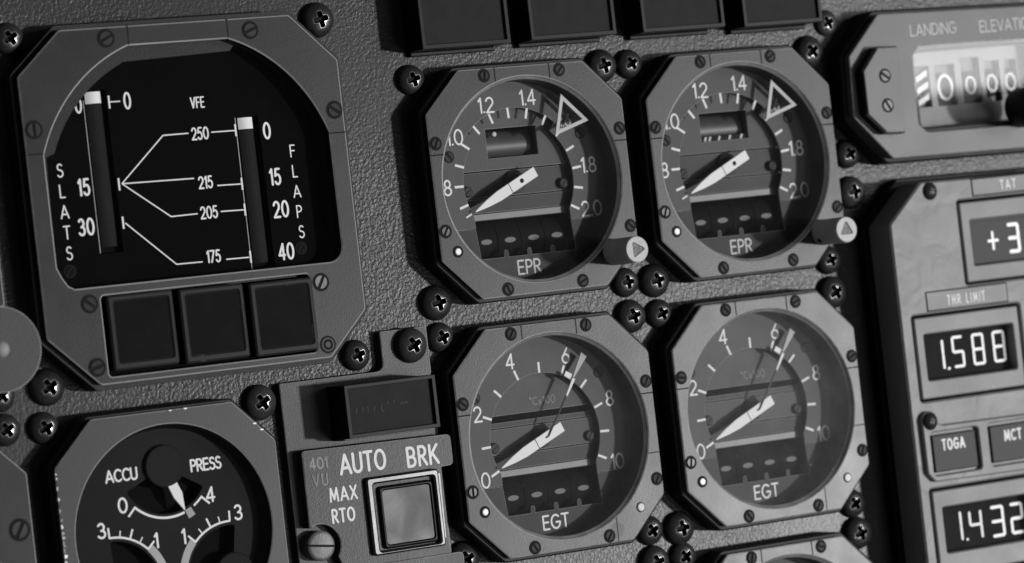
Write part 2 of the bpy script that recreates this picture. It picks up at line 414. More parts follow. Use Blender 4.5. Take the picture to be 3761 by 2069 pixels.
for x, y, l, a in ((-16.6, 22.9, 1.3, 2), (-14.9, 22.95, .9, -4), (-13.2, 22.9, 1.2, 3), (-11.5, 23.1, .8, 6), (-10.3, 23.2, 1.0, 2), (-9.0, 23.3, .5, 8), (-2.6, 24.0, .5, 30), (-1.7, 24.1, .4, 40), (-5.1, -26.05, .8, 8), (14.6, 17.6, .5, -40), (15.6, 15.6, .9, -10)):
    c, s_ = math.cos(math.radians(a)), math.sin(math.radians(a)); k = .11 if y > 0 else .24
    MB().solid([(x-l/2*c+k*s_, y-l/2*s_-k), (x+l/2*c+k*.5*s_, y+l/2*s_-k*.6), (x+l/2*c, y+l/2*s_+k*.7), (x-l/3*c, y-l/3*s_+k)], -5.5, -5.46, .01).build('paint_chip', 'chip_grey', pnl)

# ---------------------------------------------------------------- engine gauges
def engine_gauge(kind, loc, label, bezel, glassm, angs, dot=None, knob_hole=False):
    x0, y0 = loc
    t = thing('engine_gauge', label, 'gauge', (x0, y0, -5.5), 'round engine gauges in square bezels')
    Z = 5.5   # local h = panel h + 5.5
    def b(mb, name, mats, par=t, **k):
        mb.v = [(u, v, h+Z) for u, v, h in mb.v]; return mb.build(name, mats, par, **k)
    b(MB().solid(octa(0, 0, 21.25, 7.7, 1.5), -5.4, -1.25, 0.25, holes=[circ(0, 0, 18.3, 72)]), 'case', 'body_paint')
    bz = b(MB().solid(octa(0, 0, 20.5, 7.5), -1.24, 0, 0.21, holes=[circ(0, 0, 18.6, 96)], m=0, e=1), 'bezel', [bezel, 'edge_worn' if kind == 'EGT' else 'edge_rubbed_lit'])
    sm = MB()
    for p in ([(-5.6, 20.45), (-5.6, 18.0)], [(5.8, 20.45), (5.8, 17.85)], [(-20.45, 5.8), (-17.85, 5.8)], [(20.45, 5.5), (17.9, 5.5)]): b(MB().ribbon(p, 0.24, 0.012, rnd_=False), 'seam', 'groove_dark', bz)
    if kind == 'EGT':
        for p in ([(9.7, -20.4), (9.7, -16.1)], [(20.45, -5.4), (18.0, -5.4)]): b(MB().ribbon(p, 0.18, 0.012, rnd_=False), 'seam', 'groove_dark', bz)
    for i, (sx, sy) in enumerate(((-7.85, 19.2), (7.85, 19.2), (19.2, 7.7), (-19.2, 7.85), (-19.2, -7.8), (-7.85, -19.2), (7.85, -19.2), (19.2, -10.2))):
        q = slot_screw(bz, sx, sy, Z, 0.95, angs[i], 'screw_black' if i == 4 else 'screw_steel')
    if glassm == 'glass_hazy':
        for px, py in ((-7.85, 19.0), (7.9, 19.0), (9.6, -18.4)):
            r_ = random.Random(px); b(MB().sheet([(px+r_.uniform(1.3, 1.75)*math.cos(a*.5236), py+r_.uniform(1.2, 1.6)*math.sin(a*.5236)) for a in range(12)], 0.006), 'worn_patch', 'worn_paint', bz)
    # glass retaining lip and tube wall
    lp = MB().lathe(0, 0, [(18.1, -0.85), (18.55, -0.35)], 96, 0, False); lp.f = [tuple(reversed(f)) for f in lp.f]
    b(lp, 'glass_rim', 'rim_metal')
    wl = MB().lathe(0, 0, [(18.1, -5.6), (18.1, -0.86)], 72, 0, False); wl.f = [tuple(reversed(f)) for f in wl.f]
    b(wl, 'barrel', 'body_paint')
    # scale plate
    zd = -5.3; a1 = -math.degrees(math.asin(7.8/18.05))
    inner = []
    if kind == 'EPR':
        inner = arcp(0, 0, 11.5, 209.7, 146, 14)+arcp(0, 0, 13.4, 146, 49, 26)+arcp(0, 0, 11.5, 49, -29.7, 18)
    else: inner = arcp(0, 0, 11.5, 209.7, -29.7, 50)
    pl = arcp(0, 0, 18.05, a1, 180-a1, 60)+[(-10, -7.8)]+inner+[(10, -7.8)]
    dl = b(MB().solid(pl, zd-0.45, zd, 0.06, e=1), 'dial', ['dial_paint', 'edge_rubbed_lit'])
    cv = arcp(0, 0, 18.05, 180-a1-.3, 360+a1+.3, 40)+[(10, -7.95), (10.4, -13.4)]
    for nx in (5.5, 0.6, -4.3):
        cv += [(nx+.45, -13.4)]+arcp(nx, -12.55, .45, 0, 180, 6)+[(nx-.45, -13.4)]
    cv += [(-9.5, -13.4), (-10, -7.95)]
    b(MB().solid(cv, zd-0.5, zd-0.05, 0.06, e=1), 'dial_cover', ['dial_cover_paint', 'edge_rubbed_lit'])
    # ticks and numerals
    tk = MB(); zt = zd+0.03
    if kind == 'EPR': T = [163, 145.5, 127.7, 110.7, 93.3, 75.8, 58.3, 40.8, 24, 7, -10, -27, 180, 197]
    else: T = [-154, -177, 158.5, 135.8, 112.2, 89.2, 66, 43, 20, -2.5, -24.3]
    for a in T:
        ca, sa = math.cos(math.radians(a)), math.sin(math.radians(a)); tk.ribbon([(11.55*ca, 11.55*sa), (13.45*ca, 13.45*sa)], 0.44, zt, rnd_=False)
    if kind == 'EPR': tk.ribbon([(-10.6, -5.1), (-11.8, -5.65)], 0.3, zt, rnd_=False)
    b(tk, 'tick_marks', 'letter_white', dl)
    nb = MB(); zt = zd+0.035
    if kind == 'EPR':
        N = [('1.2', -5.1, 14.2), ('1.4', 3.7, 15.0), ('1.0', -12.3, 8.9), ('8', -14.9, 0.0), ('1.8', 15.0, 1.8), ('2.0', 14.6, -6.2)]
    else:
        N = [('2', -13.5, 5.5), ('4', -5.7, 14.2), ('6', 6.0, 14.0), ('8', 14.3, 5.3), ('10', 14.5, -6.3), ('0', -13.4, -6.4)]
    for s_, x, y in N: text(nb, s_, x, y, 2.95, 0.34, zt, 0.95, 0.16)
    b(nb, 'numerals', 'letter_white', dl)
    text_mb = text(MB(), kind, 0.15, -15.55, 2.75, 0.34, zd-0.01, 0.95, 0.22)
    b(text_mb, 'lettering', 'letter_white' if kind == 'EGT' else 'letter_pale', dl)
    for sx, sy in (((-13.9, 5.5), (13.9, 7.7)) if kind == 'EPR' else ((-13.7, 8.4), (12.6, 10.3))): slot_screw(dl, sx, sy, zd+Z, 1.0, 125, 'screw_steel', 1.1)
    # inner plates
    zp = -6.8
    if kind == 'EPR':
        up = MB().solid(rect(-15, 2.5, 15, 15), zp-1.2, zp, 0.08, holes=[rect(-5.0, 4.6, 5.6, 9.95)], e=1)
        b(up, 'upper_plate', ['dial_paint', 'edge_rubbed_lit'])
        dr = MB().tube((-4.2, 6.9, -11.4), (5.4, 6.9, -11.4), 2.9, 40)
        d = b(dr, 'window_drum', 'drum_grey', t)
        b(MB().sheet(rect(-6.6, 3.6, 7.2, 11.0), -11.6), 'drum_well', 'black_hole')
        if dot == 'dot': b(MB().lathe(-3.0, 8.95, [(0.42, -8.9), (0.42, -7.05), (0.3, -7.0)], 20), 'flag_dot', 'letter_pale', d)
        elif dot == 'stripes':
            st = MB(); st.sheet(rect(-4.6, 4.62, 5.3, 5.55), -7.32, 0)
            for q in (-4.2, -3.2, -1.1, 1.3, 3.9): st.sheet([(q, 4.70), (q+.45, 4.70), (q+.75, 5.5), (q+.3, 5.5)], -7.29, 1)
            b(st, 'flag_stripes', ['groove_dark', 'letter_pale'], d)
        mp = MB().solid(rect(-15, -2.32, 15, 2.25), zp-1.2, zp-0.35, 0.08, e=1)
    else:
        b(MB().solid(rect(-15, 4.65, 15, 15), zp-1.2, zp, 0.08, e=1), 'upper_plate', ['dial_paint', 'edge_rubbed_lit'])
        b(MB().solid(rect(-15, 2.45, 15, 3.4), zp-1.2, zp-0.25, 0.08, e=1), 'narrow_plate', ['dial_mid_paint', 'edge_rubbed_lit'])
        
        b(text(MB(), 'oCx100', 1.0, 6.5, 1.5, 0.14, zp+0.03, 0.9, 0.25), 'unit_lettering', 'letter_dim', dl)
        mp = MB().solid(rect(-15, -2.32, 15, 2.25), zp-1.2, zp-0.1, 0.08, e=1)
    mpo = b(mp, 'middle_plate', ['dial_mid_paint' if kind == 'EPR' else 'dial_paint', 'edge_rubbed_lit'])
    for sx, sy, a in ((-10.1, -1.0, 30), (10.0, -1.1, 60)):
        s_ = MB().lathe(sx, sy, [(1.0, zp-0.3), (1.0, zp+0.25), (0.75, zp+0.5)], 24); ca, sa = math.cos(math.radians(a)), math.sin(math.radians(a))
        s_.ribbon([(sx-.75*ca, sy-.75*sa), (sx+.75*ca, sy+.75*sa)], 0.22, zp+0.52, m=1, rnd_=False)
        b(s_, 'screw', ['screw_steel', 'groove_dark'], mpo)
    b(MB().lathe(0, 0, [(2.1, zp-0.3), (2.1, zp+0.2), (1.9, zp+0.3), (1.0, zp+0.3), (0.7, -4.6)], 36), 'hub', 'dial_mid_paint', mpo)
    b(MB().sheet(rect(-15, -6.4, 15, 15), -12.0 if kind == 'EPR' else zp-1.15), 'backing', 'black_hole')
    b(MB().solid(rect(-15, -5.1, 15, -2.55), zp-1.2, zp-0.2, 0.08, e=1), 'lower_plate', ['dial_mid_paint', 'edge_rubbed_lit'])
    b(MB().solid(rect(-15, -6.45, 15, -5.2), zp-1.2, zp+0.05, 0.1), 'light_strip', 'strip_metal')
    # drum counter
    ct = b(MB().sheet(rect(-15, -15, 15, -6.46), -9.6), 'counter', 'drum_black')
    for k in range(4):
        x = -7.35+4.95*k
        d = b(MB().tube((x-2.4, -10.3, -10.9), (x+2.4, -10.3, -10.9), 4.0, 48), 'counter_drum', 'drum_black', ct)
        b(MB().sheet(circ(x+.1, -10.35, 1.15, 24, .48), -6.87), 'dash', 'dash_grey', ct)
    # needle
    na = math.radians(205.0 if kind == 'EPR' else 203.8)
    def rot(p): return (p[0]*math.cos(na)-p[1]*math.sin(na), p[0]*math.sin(na)+p[1]*math.cos(na))
    nd = b(MB().solid([rot(p) for p in ((-3.45, -.95), (5.6, -.95), (8.3, -.66), (11.3, -.12), (11.3, .12), (8.3, .66), (5.6, .95), (-3.45, .95))], -4.55, -4.25, 0.05, e=0), 'needle', 'needle_white')
    ng = MB().ribbon([rot((2.75, -.95)), rot((2.75, .95))], 0.13, -4.23, rnd_=False)
    if kind == 'EPR': ng.sheet(circ(0, 0, 0.42, 20), -4.22)
    b(ng, 'needle_hub_hole', 'groove_dark', nd)
    if kind == 'EGT':
        ba = math.radians(57.5); B = lambda r, o=0: (r*math.cos(ba)-o*math.sin(ba), r*math.sin(ba)+o*math.cos(ba)); hb = -3.7
        lp_ = MB().tube(B(0)+(hb-.5,), B(8.2)+(hb,), 0.17, 10, 1).tube(B(-.5, .35)+(hb-.55,), B(0)+(hb-.5,), 0.17, 10, 1)
        lp_.solid([B(7.9, -.2), B(11.6, -.36), B(11.6, .26), B(7.9, .16)], hb-.1, hb+.12, .04, m=0)
        lp_.solid([B(11.2, .45), B(12.2, .45), B(12.2, 1.9), B(11.2, 1.9)], hb-.4, hb-.15, .04, m=0)
        lp_.solid([B(11.7, -.05), B(16.4, -.8), B(16.6, .6), B(11.7, .28)], hb-.12, hb+.1, .04, m=2)
        b(lp_, 'limit_pointer', ['needle_white', 'rod_dark', 'pointer_grey'])
    else:
        tri = [(9.05, 15.0), (6.95, 7.5), (14.35, 9.75)]
        b(MB().solid(tri, -2.6, -2.35, 0.04, holes=[inset(tri, 0.68)]), 'limit_bug', 'letter_pale')
        b(text(MB(), '1.6', 11.0, 10.3, 2.4, 0.26, zd+0.04, 0.9, 0.16), 'hidden_numeral', 'letter_pale', dl)
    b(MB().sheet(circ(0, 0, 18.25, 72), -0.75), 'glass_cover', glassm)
    # light posts and setting knob
    def post(x, y, r, mat, w=1.75): b(MB().lathe(x, y, [(r*w, 0.02), (r*1.05, 0.025)], 28, 1).lathe(x, y, [(r, 0.03), (r, .16), (r*.8, .28)], 24, 0), 'light_post', [mat, 'groove_dark'])
    post(-17.2, -11.6, 0.62, 'post_white')
    if kind == 'EGT': post(15.1, -14.9, 0.78, 'post_grey', 1.22)
    else:
        kx, ky = 15.15, -14.7
        kn = b(MB().lathe(kx, ky, [(2.42, 0.03), (2.42, 7.6), (2.3, 7.7)], 56), 'setting_knob', 'knob_lightened')
        a0 = 90 if knob_hole else 0
        tri = roundp([(kx+1.62*math.cos(math.radians(a0+k*120)), ky+1.62*math.sin(math.radians(a0+k*120))) for k in range(3)], 0.18, 3)
        cp = MB().solid(circ(kx, ky, 2.36, 56), 7.72, 7.95, 0.12, holes=[tri]); cp.sheet(inset(tri, -.05), 7.76, 1)
        b(cp, 'knob_cap', ['cap_metal', 'cap_recess'], kn)
        if knob_hole:
            sx, sy = kx-1.9, ky-1.55
            b(MB().tube((kx-1.2, ky-1.0, 1.5), (sx, sy, 1.5), 0.55, 20), 'set_screw_hole', 'groove_dark', kn)
    return t

rA = [80, 50, -50, 65, -60, -60, 20, -50]
engine_gauge('EPR', GC[0], 'left EPR gauge with a white dot in its drum window', 'bezel_paint', 'glass_clean', [85, 50, -55, 65, 60, -65, 25, -45], 'dot')
engine_gauge('EPR', GC[1], 'round gauge marked EPR beside the landing elevation window, slanted stripes in its drum window', 'bezel_paint', 'glass_clean', [-55, 30, -65, 55, 70, -60, -50, 40], 'stripes', True)
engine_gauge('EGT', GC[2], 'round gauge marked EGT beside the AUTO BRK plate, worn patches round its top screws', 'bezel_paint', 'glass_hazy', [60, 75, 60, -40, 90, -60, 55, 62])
engine_gauge('EGT', GC[3], 'round gauge marked EGT beside the thrust displays, scuffed bezel with brighter light painted in', 'bezel_paint_lit_scuffed', 'glass_veiled', [-50, 25, 30, -10, 80, -55, 55, 75])
engine_gauge('EGT', GC[4], 'round gauge at the bottom edge of the photo, only its top rim showing', 'bezel_paint_lit_scuffed', 'glass_clean', [75, -20, 30, -10, 80, -55, 55, 75])

# ---------------------------------------------------------------- slats and flaps indicator
t = thing('flap_position_indicator', 'large dark slats and flaps indicator with two vertical tapes and three square push lights', 'indicator', (0, 0, -5.5)); Z = 5.5
def bb(mb, name, mats, par=None, **k):
    mb.v = [(u, v, h+Z) for u, v, h in mb.v]; return mb.build(name, mats, par if par is not None else t, **k)
outl = list(reversed([(-88.3, 32.4), (-45.2, 32.4), (-36.7, 24.0), (-36.7, -19.8), (-44.4, -27.5), (-87.8, -27.5), (-96.6, -18.9), (-96.6, 25.0)]))
arcR = arcp(-66.7, 2.3, 28.3, 19, 70.5, 20); arcL = arcp(-66.7, 2.3, 28.3, 109.5, 160.5, 20)
opening = [(-39.95, -8.6), (-39.95, 11.4)]+arcR+[(-57.3, 29.0), (-76.1, 29.0)]+arcL+[(-93.4, 11.7), (-93.4, -7.2), (-92.6, -9.0), (-91.7, -10.4), (-90.6, -11.0)]+arcp(-42.6, -8.4, 2.6, -90, -5, 6)
btn_hole = rrect(-86.2, -26.3, -46.9, -12.6, 0.7)
bb(MB().solid(roundp(inset(outl, -0.9), 1.2, 4), -5.4, -1.36, 0.05, holes=[inset(opening, -.1), btn_hole]), 'case', 'body_paint')
fb = bb(MB().solid(roundp(outl, 1.0, 4), -1.35, 0, 0.24, holes=[opening, btn_hole], e=1), 'bezel', ['bezel_paint', 'edge_rubbed_lit'])
sm = MB()
for p in ([(-75.85, 32.4), (-75.95, 29.1)], [(-57.2, 32.4), (-57.25, 29.1)], [(-96.55, 12.0), (-93.5, 12.0)], [(-40.0, 11.3), (-36.7, 11.3)]): bb(MB().ribbon(p, 0.22, 0.012, rnd_=False), 'seam', 'groove_dark', fb)
for x, y, a, mt_ in ((-80, 30.5, 25, 'screw_steel'), (-53, 30.2, 20, 'screw_steel'), (-38.5, 15.3, -35, 'screw_steel'), (-94.8, 16.1, 90, 'screw_steel'), (-88.4, -13.7, -40, 'screw_steel'), (-44.9, -14.3, 60, 'screw_bright'), (-88.3, -24.4, 15, 'screw_steel')):
    slot_screw(fb, x, y, Z, 1.35, a, mt_, 1.2)
bb(MB().lathe(-44.9, -25.2, [(1.55, .015), (1.3, .02)], 32, 1).lathe(-44.9, -25.2, [(1.25, .03), (1.2, .1), (.95, .1), (.85, -.0), (.6, .0), (.5, .12), (.15, .12)], 32, 0), 'plug', ['bezel_paint', 'groove_dark'], fb)
# stepped lip under the arc of the opening
lip_in = [(-39.9, 11.3)]+arcp(-66.7, 2.3, 28.2, 20, 66, 18)+[(-56.2, 27.0), (-76.6, 26.4)]+arcp(-66.2, 2.0, 26.4, 113, 158, 18)+[(-92.2, 11.4), (-92.9, -12.2), (-39.9, -12.2)]
big = [(-39.0, -13), (-39.0, 12), (-46, 27), (-57, 31), (-77, 31), (-87, 27), (-94.5, 12), (-94.5, -13)]
lp = MB().solid(big, -3.4, -2.1, 0.10, holes=[lip_in], e=0, hd=-4.2)
bb(lp, 'inner_lip', 'body_paint')
s1, s2 = rect(-83.6, -5.5, -79.4, 22.2), rect(-55.75, -10.45, -51.35, 15.65)
fc = bb(MB().solid(rect(-95, -12.5, -38.5, 30), -4.9, -4.0, 0.04, holes=[s1, s2], e=0), 'face_plate', 'face_black')
bb(MB().sheet(rect(-85, -12, -50, 24), -5.3), 'slot_backing', 'black_hole')
zt = -3.97
L = MB()
text(L, '0', -84.65, 19.9, 2.9, .34, zt, .62, .1); text(L, '0', -75.6, 20.0, 3.0, .36, zt, .62, .1)
L.ribbon([(-78.95, 21.1), (-78.95, 18.9)], .32, zt, rnd_=False); L.ribbon([(-78.9, 20.0), (-76.9, 20.0)], .2, zt, rnd_=False)
text(L, 'VFE', -62.6, 18.75, 2.0, .26, zt, .62, .18)
for s_, x, y in (('250', -62.75, 13.4), ('215', -62.75, 4.95), ('205', -62.75, -.25), ('175', -62.8, -7.85)): text(L, s_, x, y, 2.25, .30, zt, .68, .17)
for s_, x, y in (('0', -50, 12.9), ('15', -49.4, 4.8), ('20', -49.0, -.9), ('40', -48.9, -8.3), ('15', -85.3, 6.0), ('30', -85.7, -.7)): text(L, s_, x, y, 3.05, .40, zt, .66, .2)
for k, c in enumerate('FLAPS'): text(L, c, -45.5, 9.0-3.54*k, 2.25, .24, zt, .85)
for k, c in enumerate('SLATS'): text(L, c, -89.3, 9.15-3.5*k, 2.35, .25, zt, .85)
bb(L, 'lettering', 'letter_white', fc)
L = MB(); w = .22
for pts in ([(-78.3, 6.0), (-69.7, 13.6), (-64.9, 13.6)], [(-60.6, 13.45), (-56.0, 13.4)], [(-78.3, 6.0), (-64.8, 5.8)], [(-60.6, 4.2), (-56.1, 4.1)],
            [(-78.3, 6.0), (-69.9, -.35), (-64.9, -.3)], [(-60.5, -.3), (-56.1, -.4)], [(-78.5, -.7), (-69.9, -8.55), (-65.0, -8.6)], [(-60.5, -8.6), (-56.1, -8.65)]): L.ribbon(pts, w, zt, rnd_=False)
for x, y in ((-78.85, 5.95), (-78.9, -.6), (-55.95, 13.45), (-55.9, 4.1), (-55.9, -.4), (-55.85, -8.6)): L.ribbon([(x, y-1.05), (x, y+1.05)], .34, zt, rnd_=False)
bb(L, 'speed_lines', 'letter_white', fc)
L = MB()
L.ribbon([(-83.65, 20.6), (-83.65, -5.4)], .09, zt, rnd_=False); L.ribbon([(-55.8, 15.6), (-55.8, -10.9)], .10, zt, rnd_=False)
bb(L, 'slot_edge_line', 'letter_pale', fc)
for x0, x1, y0, y1 in ((-82.95, -80.0, -4.4, 22.0), (-54.95, -52.15, -9.8, 15.55)):
    tp = MB(); q = [(x0+(x1-x0)*i/8, -0.35*((i-4)/4)**2) for i in range(9)]
    for a, c, mi in ((y0, y1-2.0, 0), (y1-2.0, y1, 1)):
        i0 = len(tp.v)
        for x, dz in q: tp.v += [(x, a, -4.5+dz), (x, c, -4.5+dz)]
        for i in range(8): k = i0+2*i; tp.f.append((k, k+2, k+3, k+1)); tp.m.append(mi)
    bb(tp, 'indicator_tape', ['tape_grey', 'letter_white'])
for x, y in ((-45.9, -8.0), (-89.5, -7.9)): slot_screw(fc, x, y, Z-4.0, .95, 50, 'lens_black', 1.15)
bb(MB().sheet(inset(opening, -.3), -1.2), 'glass_cover', 'glass_flaps')
bb(MB().sheet(rect(-87, -27, -46, -12), -2.6), 'button_well', 'black_hole')
for k in range(3):
    x0 = -85.4+13.25*k; x1 = x0+12.1; y0, y1 = -25.35-.25*k, -12.75-.25*k
    bt = bb(MB().solid(rrect(x0, y0, x1, y1, .5), -2.5, 0.6, 0.32, holes=[rrect(x0+1.15, y0+1.3, x1-1.0, y1-1.1, .3)], hd=.1, e=1), 'push_light', ['black_plastic', 'edge_dark'])
    bb(MB().solid(rect(x0+1, y0+1, x1-.9, y1-.9), -.4, .28, 0), 'lens', 'lens_black', bt)

# ---------------------------------------------------------------- brake accumulator pressure gauge
t = thing('pressure_gauge', 'black faced ACCU PRESS brake pressure gauge with a heavily chipped left bezel edge', 'gauge', (0, 0, -5.5))
ox, oy = -77.45, -53.4
bb(MB().solid(octa(ox, oy, 21.1, 7.6, 1.5), -5.4, -1.3, .25, holes=[circ(ox, oy, 18.3)]), 'case', 'body_paint')
ab = bb(MB().solid(octa(ox, oy, 20.45, 7.4), -1.3, 0, .15, holes=[circ(ox, oy, 18.15, 96)], e=1), 'bezel', ['accumulator_bezel_paint', 'edge_rubbed_lit'])
ch = MB(); r_ = random.Random(3); y = -41.0
while y > -67:
    L_ = r_.uniform(.3, 1.2); w_ = r_.uniform(.25, .85)*(1.0 if y < -46 else .45); n = 5
    pts = [(-97.95, y-L_)]+[(-97.95+w_*r_.uniform(.4, 1.2), y-L_+L_*k/n) for k in range(1, n)]+[(-97.95, y)]
    ch.solid(list(pts), -.45-r_.uniform(0, .3), .02+r_.uniform(0, .09), .04); y -= L_+r_.uniform(-.1, 1.2 if y > -48 else .35)
for px, py in ((-73.2, -32.97), (-76.0, -33.0), (-59.4, -38.2), (-60.6, -37.0)): bb(MB().solid([(px-.35, py-.12), (px+.1, py-.3), (px+.5, py-.1), (px+.3, py+.03), (px-.3, py+.03)], -.4, .05, .03), 'paint_chip', 'edge_chipped', ab)
bb(ch, 'chipped_edge', 'edge_chipped', ab)
wl = MB().lathe(ox, oy, [(17.2, -3.6), (17.7, -1.8), (18.1, -.4)], 96, 0, False); wl.f = [tuple(reversed(f)) for f in wl.f]
bb(wl, 'inner_wall', 'accu_face_paint')
def fan(cx, cy, a0, a1, r, r0): return arcp(cx, cy, r, a0, a1, 22)+list(reversed(arcp(cx, cy, r0, a0+4, a1-4, 8)))
P1, P2, P3 = (-77.0, -42.4), (-66.2, -62.2), (-88.0, -62.2)
fans = [roundp(fan(*P1, 206, 328, 8.1, 2.0), .35, 3), roundp(fan(*P2, 82, 205, 8.3, 2.0), .35, 3), roundp(fan(*P3, -25, 92, 8.3, 2.0), .35, 3)]
af = bb(MB().solid(circ(ox, oy, 18.0, 96), -4.2, -3.0, .05, holes=fans, hd=-5.3, e=0), 'face_plate', 'accu_face_paint')
bb(MB().sheet(circ(ox, oy, 17.8), -5.25), 'fan_well', 'black_hole', af)
zt = -2.97; L = MB()
text(L, 'ACCU', -84.9, -42.95, 2.25, .34, zt, .9, .16); text(L, 'PRESS', -69.15, -43.0, 2.25, .34, zt, .88, .16)
for s_, x, y in (('0', -85.25, -48.05), ('4', -68.95, -48.25), ('3', -89.6, -51.8), ('1', -79.85, -54.7), ('1', -74.75, -54.7), ('3', -64.15, -51.95)): text(L, s_, x, y, 2.75, .38, zt, .95)
bb(L, 'lettering', 'letter_white', af)
L = MB()
L.ribbon(arcp(*P1, 8.75, 226, 289.5, 26), .40, zt, rnd_=False); L.ribbon(arcp(*P1, 8.75, 303, 316.5, 6), .34, zt, rnd_=False)
for a in (226, 316.5):
    c, s_ = math.cos(math.radians(a)), math.sin(math.radians(a)); L.ribbon([(P1[0]+8.6*c, P1[1]+8.6*s_), (P1[0]+10.7*c, P1[1]+10.7*s_)], .36, zt, rnd_=False)
for P, (a0, a1), mir in ((P2, (88, 136), 1), (P3, (92, 44), -1)):
    L.ribbon(arcp(*P, 9.0, a0, a1, 16), .36, zt, rnd_=False)
    for k in range(5):
        a = a0+(a1-a0)*k/4; c, s_ = math.cos(math.radians(a)), math.sin(math.radians(a)); ln = 1.75 if k % 2 == 0 else 1.15
        L.ribbon([(P[0]+8.9*c, P[1]+8.9*s_), (P[0]+(9+ln)*c, P[1]+(9+ln)*s_)], .34 if k % 2 == 0 else .22, zt, rnd_=False)
for P, a in ((P2, 163), (P3, 17), (P2, 166), (P3, 14)):
    c, s_ = math.cos(math.radians(a)), math.sin(math.radians(a)); L.ribbon([(P[0]+8.6*c, P[1]+8.6*s_), (P[0]+10.1*c, P[1]+10.1*s_)], .16, zt+.04, rnd_=False)
bb(L, 'scale_lines', 'letter_white', af)
L = MB(); L.ribbon(arcp(*P1, 9.3, 291, 299, 5), 1.55, zt, rnd_=False)
L.ribbon(arcp(*P2, 9.4, 137, 200, 22), 1.35, zt, rnd_=False); L.ribbon(arcp(*P3, 9.4, 43, -20, 22), 1.35, zt, rnd_=False)
bb(L, 'grey_arcs', 'arc_grey', af)
for P in (P1, P2, P3): bb(MB().lathe(*P, [(3.7, -3.1), (3.65, -2.5), (3.45, -2.3)], 48), 'pivot_cap', 'accu_face_paint', af)
bb(MB().solid([(-77.0, -45.5), (-76.0, -48.0), (-74.3, -50.3), (-74.15, -50.2), (-74.35, -47.2), (-75.35, -44.9)], -2.75, -2.35, .05), 'needle', 'needle_white')
bb(MB().sheet(circ(ox, oy, 18.2), -.7), 'glass_cover', 'glass_flaps')

# ---------------------------------------------------------------- auto brake panel
t = thing('auto_brake_panel', 'grey AUTO BRK panel with stepped label plate and chrome framed square push button', 'panel', (0, 0, -5.5))
pl = roundp([(-53.2, -80), (-23.2, -80), (-23.2, -24.1), (-32.6, -24.1), (-32.6, -31.05), (-53.2, -31.05)], [0, 0, .2, .3, 1.4, .3], 4)
bp_ = bb(MB().solid(pl, -5.45, -3.75, .14, e=1), 'back_plate', ['plate_paint', 'edge_worn'])
sxx, syy = -49.7, -59.7
lab = [(-24.6, -80), (-24.6, -49.0), (-22.0, -48.95), (-22.0, -43.5), (-51.5, -43.05), (-51.6, -56.4)]+arcp(sxx, syy, 3.75, 120, -35, 16)+[(-46.0, -63.5), (-46.0, -80)]
lp = bb(MB().solid(roundp(lab, [0, .2, .9, .9, .6, .3]+[0]*17+[.3, 0], 4), -3.7, -1.5, .16, e=1), 'label_plate', ['label_plate_paint', 'edge_worn'])
zt = -1.47; L = MB()
text(L, 'AUTO', -40.0, -46.25, 3.75, .52, zt, .78, .2); text(L, 'BRK', -28.1, -46.6, 3.75, .52, zt, .78, .26)
text(L, 'MAX', -44.45, -51.25, 2.6, .36, zt, .80, .26); text(L, 'RTO', -44.9, -54.95, 2.6, .40, zt, .76, .24)
bb(L, 'lettering', 'letter_white', lp)
L = MB(); text(L, '401', -48.6, -45.45, 2.1, .30, zt, .92, .26); text(L, 'VU', -48.6, -48.35, 2.25, .28, zt, .8, .36); bb(L, 'faded_lettering', 'letter_grey', lp)
q = MB().lathe(sxx, syy, [(2.62, -3.7), (2.62, -1.75), (2.45, -1.58), (2.0, -1.5)], 40, 0); a = math.radians(-8)
q.ribbon([(sxx-2.5*math.cos(a), syy-2.5*math.sin(a)), (sxx+2.5*math.cos(a), syy+2.5*math.sin(a))], .42, -1.47, m=1, rnd_=False)
bb(q, 'slotted_screw', ['screw_bright', 'groove_dark'])
bzp = rrect(-40.2, -62.85, -25.75, -49.15, .7); bzi = rrect(-38.9, -62.15, -26.75, -50.35, .4)
q = MB(); n0 = len(bzp); hs = [(bzp, -1.6), (inset(bzp, .0), -.9), (inset(bzp, .30), -.55)]
q.solid(bzp, -1.6, -.5, .32, holes=[bzi], hd=-3.2); fr = bb(q, 'button_frame', 'chrome')
bb(MB().sheet(bzi, -3.1), 'button_well', 'black_hole', fr)
bt = bb(MB().solid(rrect(-37.9, -61.95, -27.0, -50.95, .7), -3.0, -.75, .35, holes=[rrect(-37.05, -61.1, -27.85, -51.8, .4)], hd=-1.2, e=1), 'push_button', ['black_plastic', 'black_plastic'])
bb(MB().solid(rect(-37.3, -61.4, -27.6, -51.6), -2, -1.0, 0), 'lens', 'smudged_lens', bt)
bb(MB().solid([(-25.75, -61.6), (-25.3, -61.6), (-25.1, -50.0), (-25.55, -50.0)], -1.5, -1.2, .05), 'bare_metal_strip', 'chrome', fr)
bb(MB().solid(rrect(-40.3, -82, -22.4, -64.35, .8), -3.6, -.9, .16, e=1), 'lower_plate', ['label_plate_paint', 'edge_worn'])
an = bb(MB().solid(rect(-44.25, -41.85, -26.25, -32.6), -3.7, 3.0, .08, holes=[rect(-43.55, -41.15, -26.95, -33.25)], hd=2.0, e=1), 'caption_light', ['black_plastic', 'edge_dark'])
bb(MB().solid(rect(-43.7, -41.3, -26.8, -33.1), 1.0, 2.35, 0), 'lens', 'lens_grey', an)
L = MB(); zt = 2.37
for x in (-42.0, -40.8, -39.8, -38.5): L.ribbon([(x, -37.6), (x+.05, -36.7)], .09, zt, rnd_=False)
L.ribbon(arcp(-36.2, -37.2, .9, 130, 240, 8), .09, zt, rnd_=False)
for x in (-35.8, -34.6): L.ribbon([(x, -36.6), (x+.05, -36.2)], .08, zt, rnd_=False)
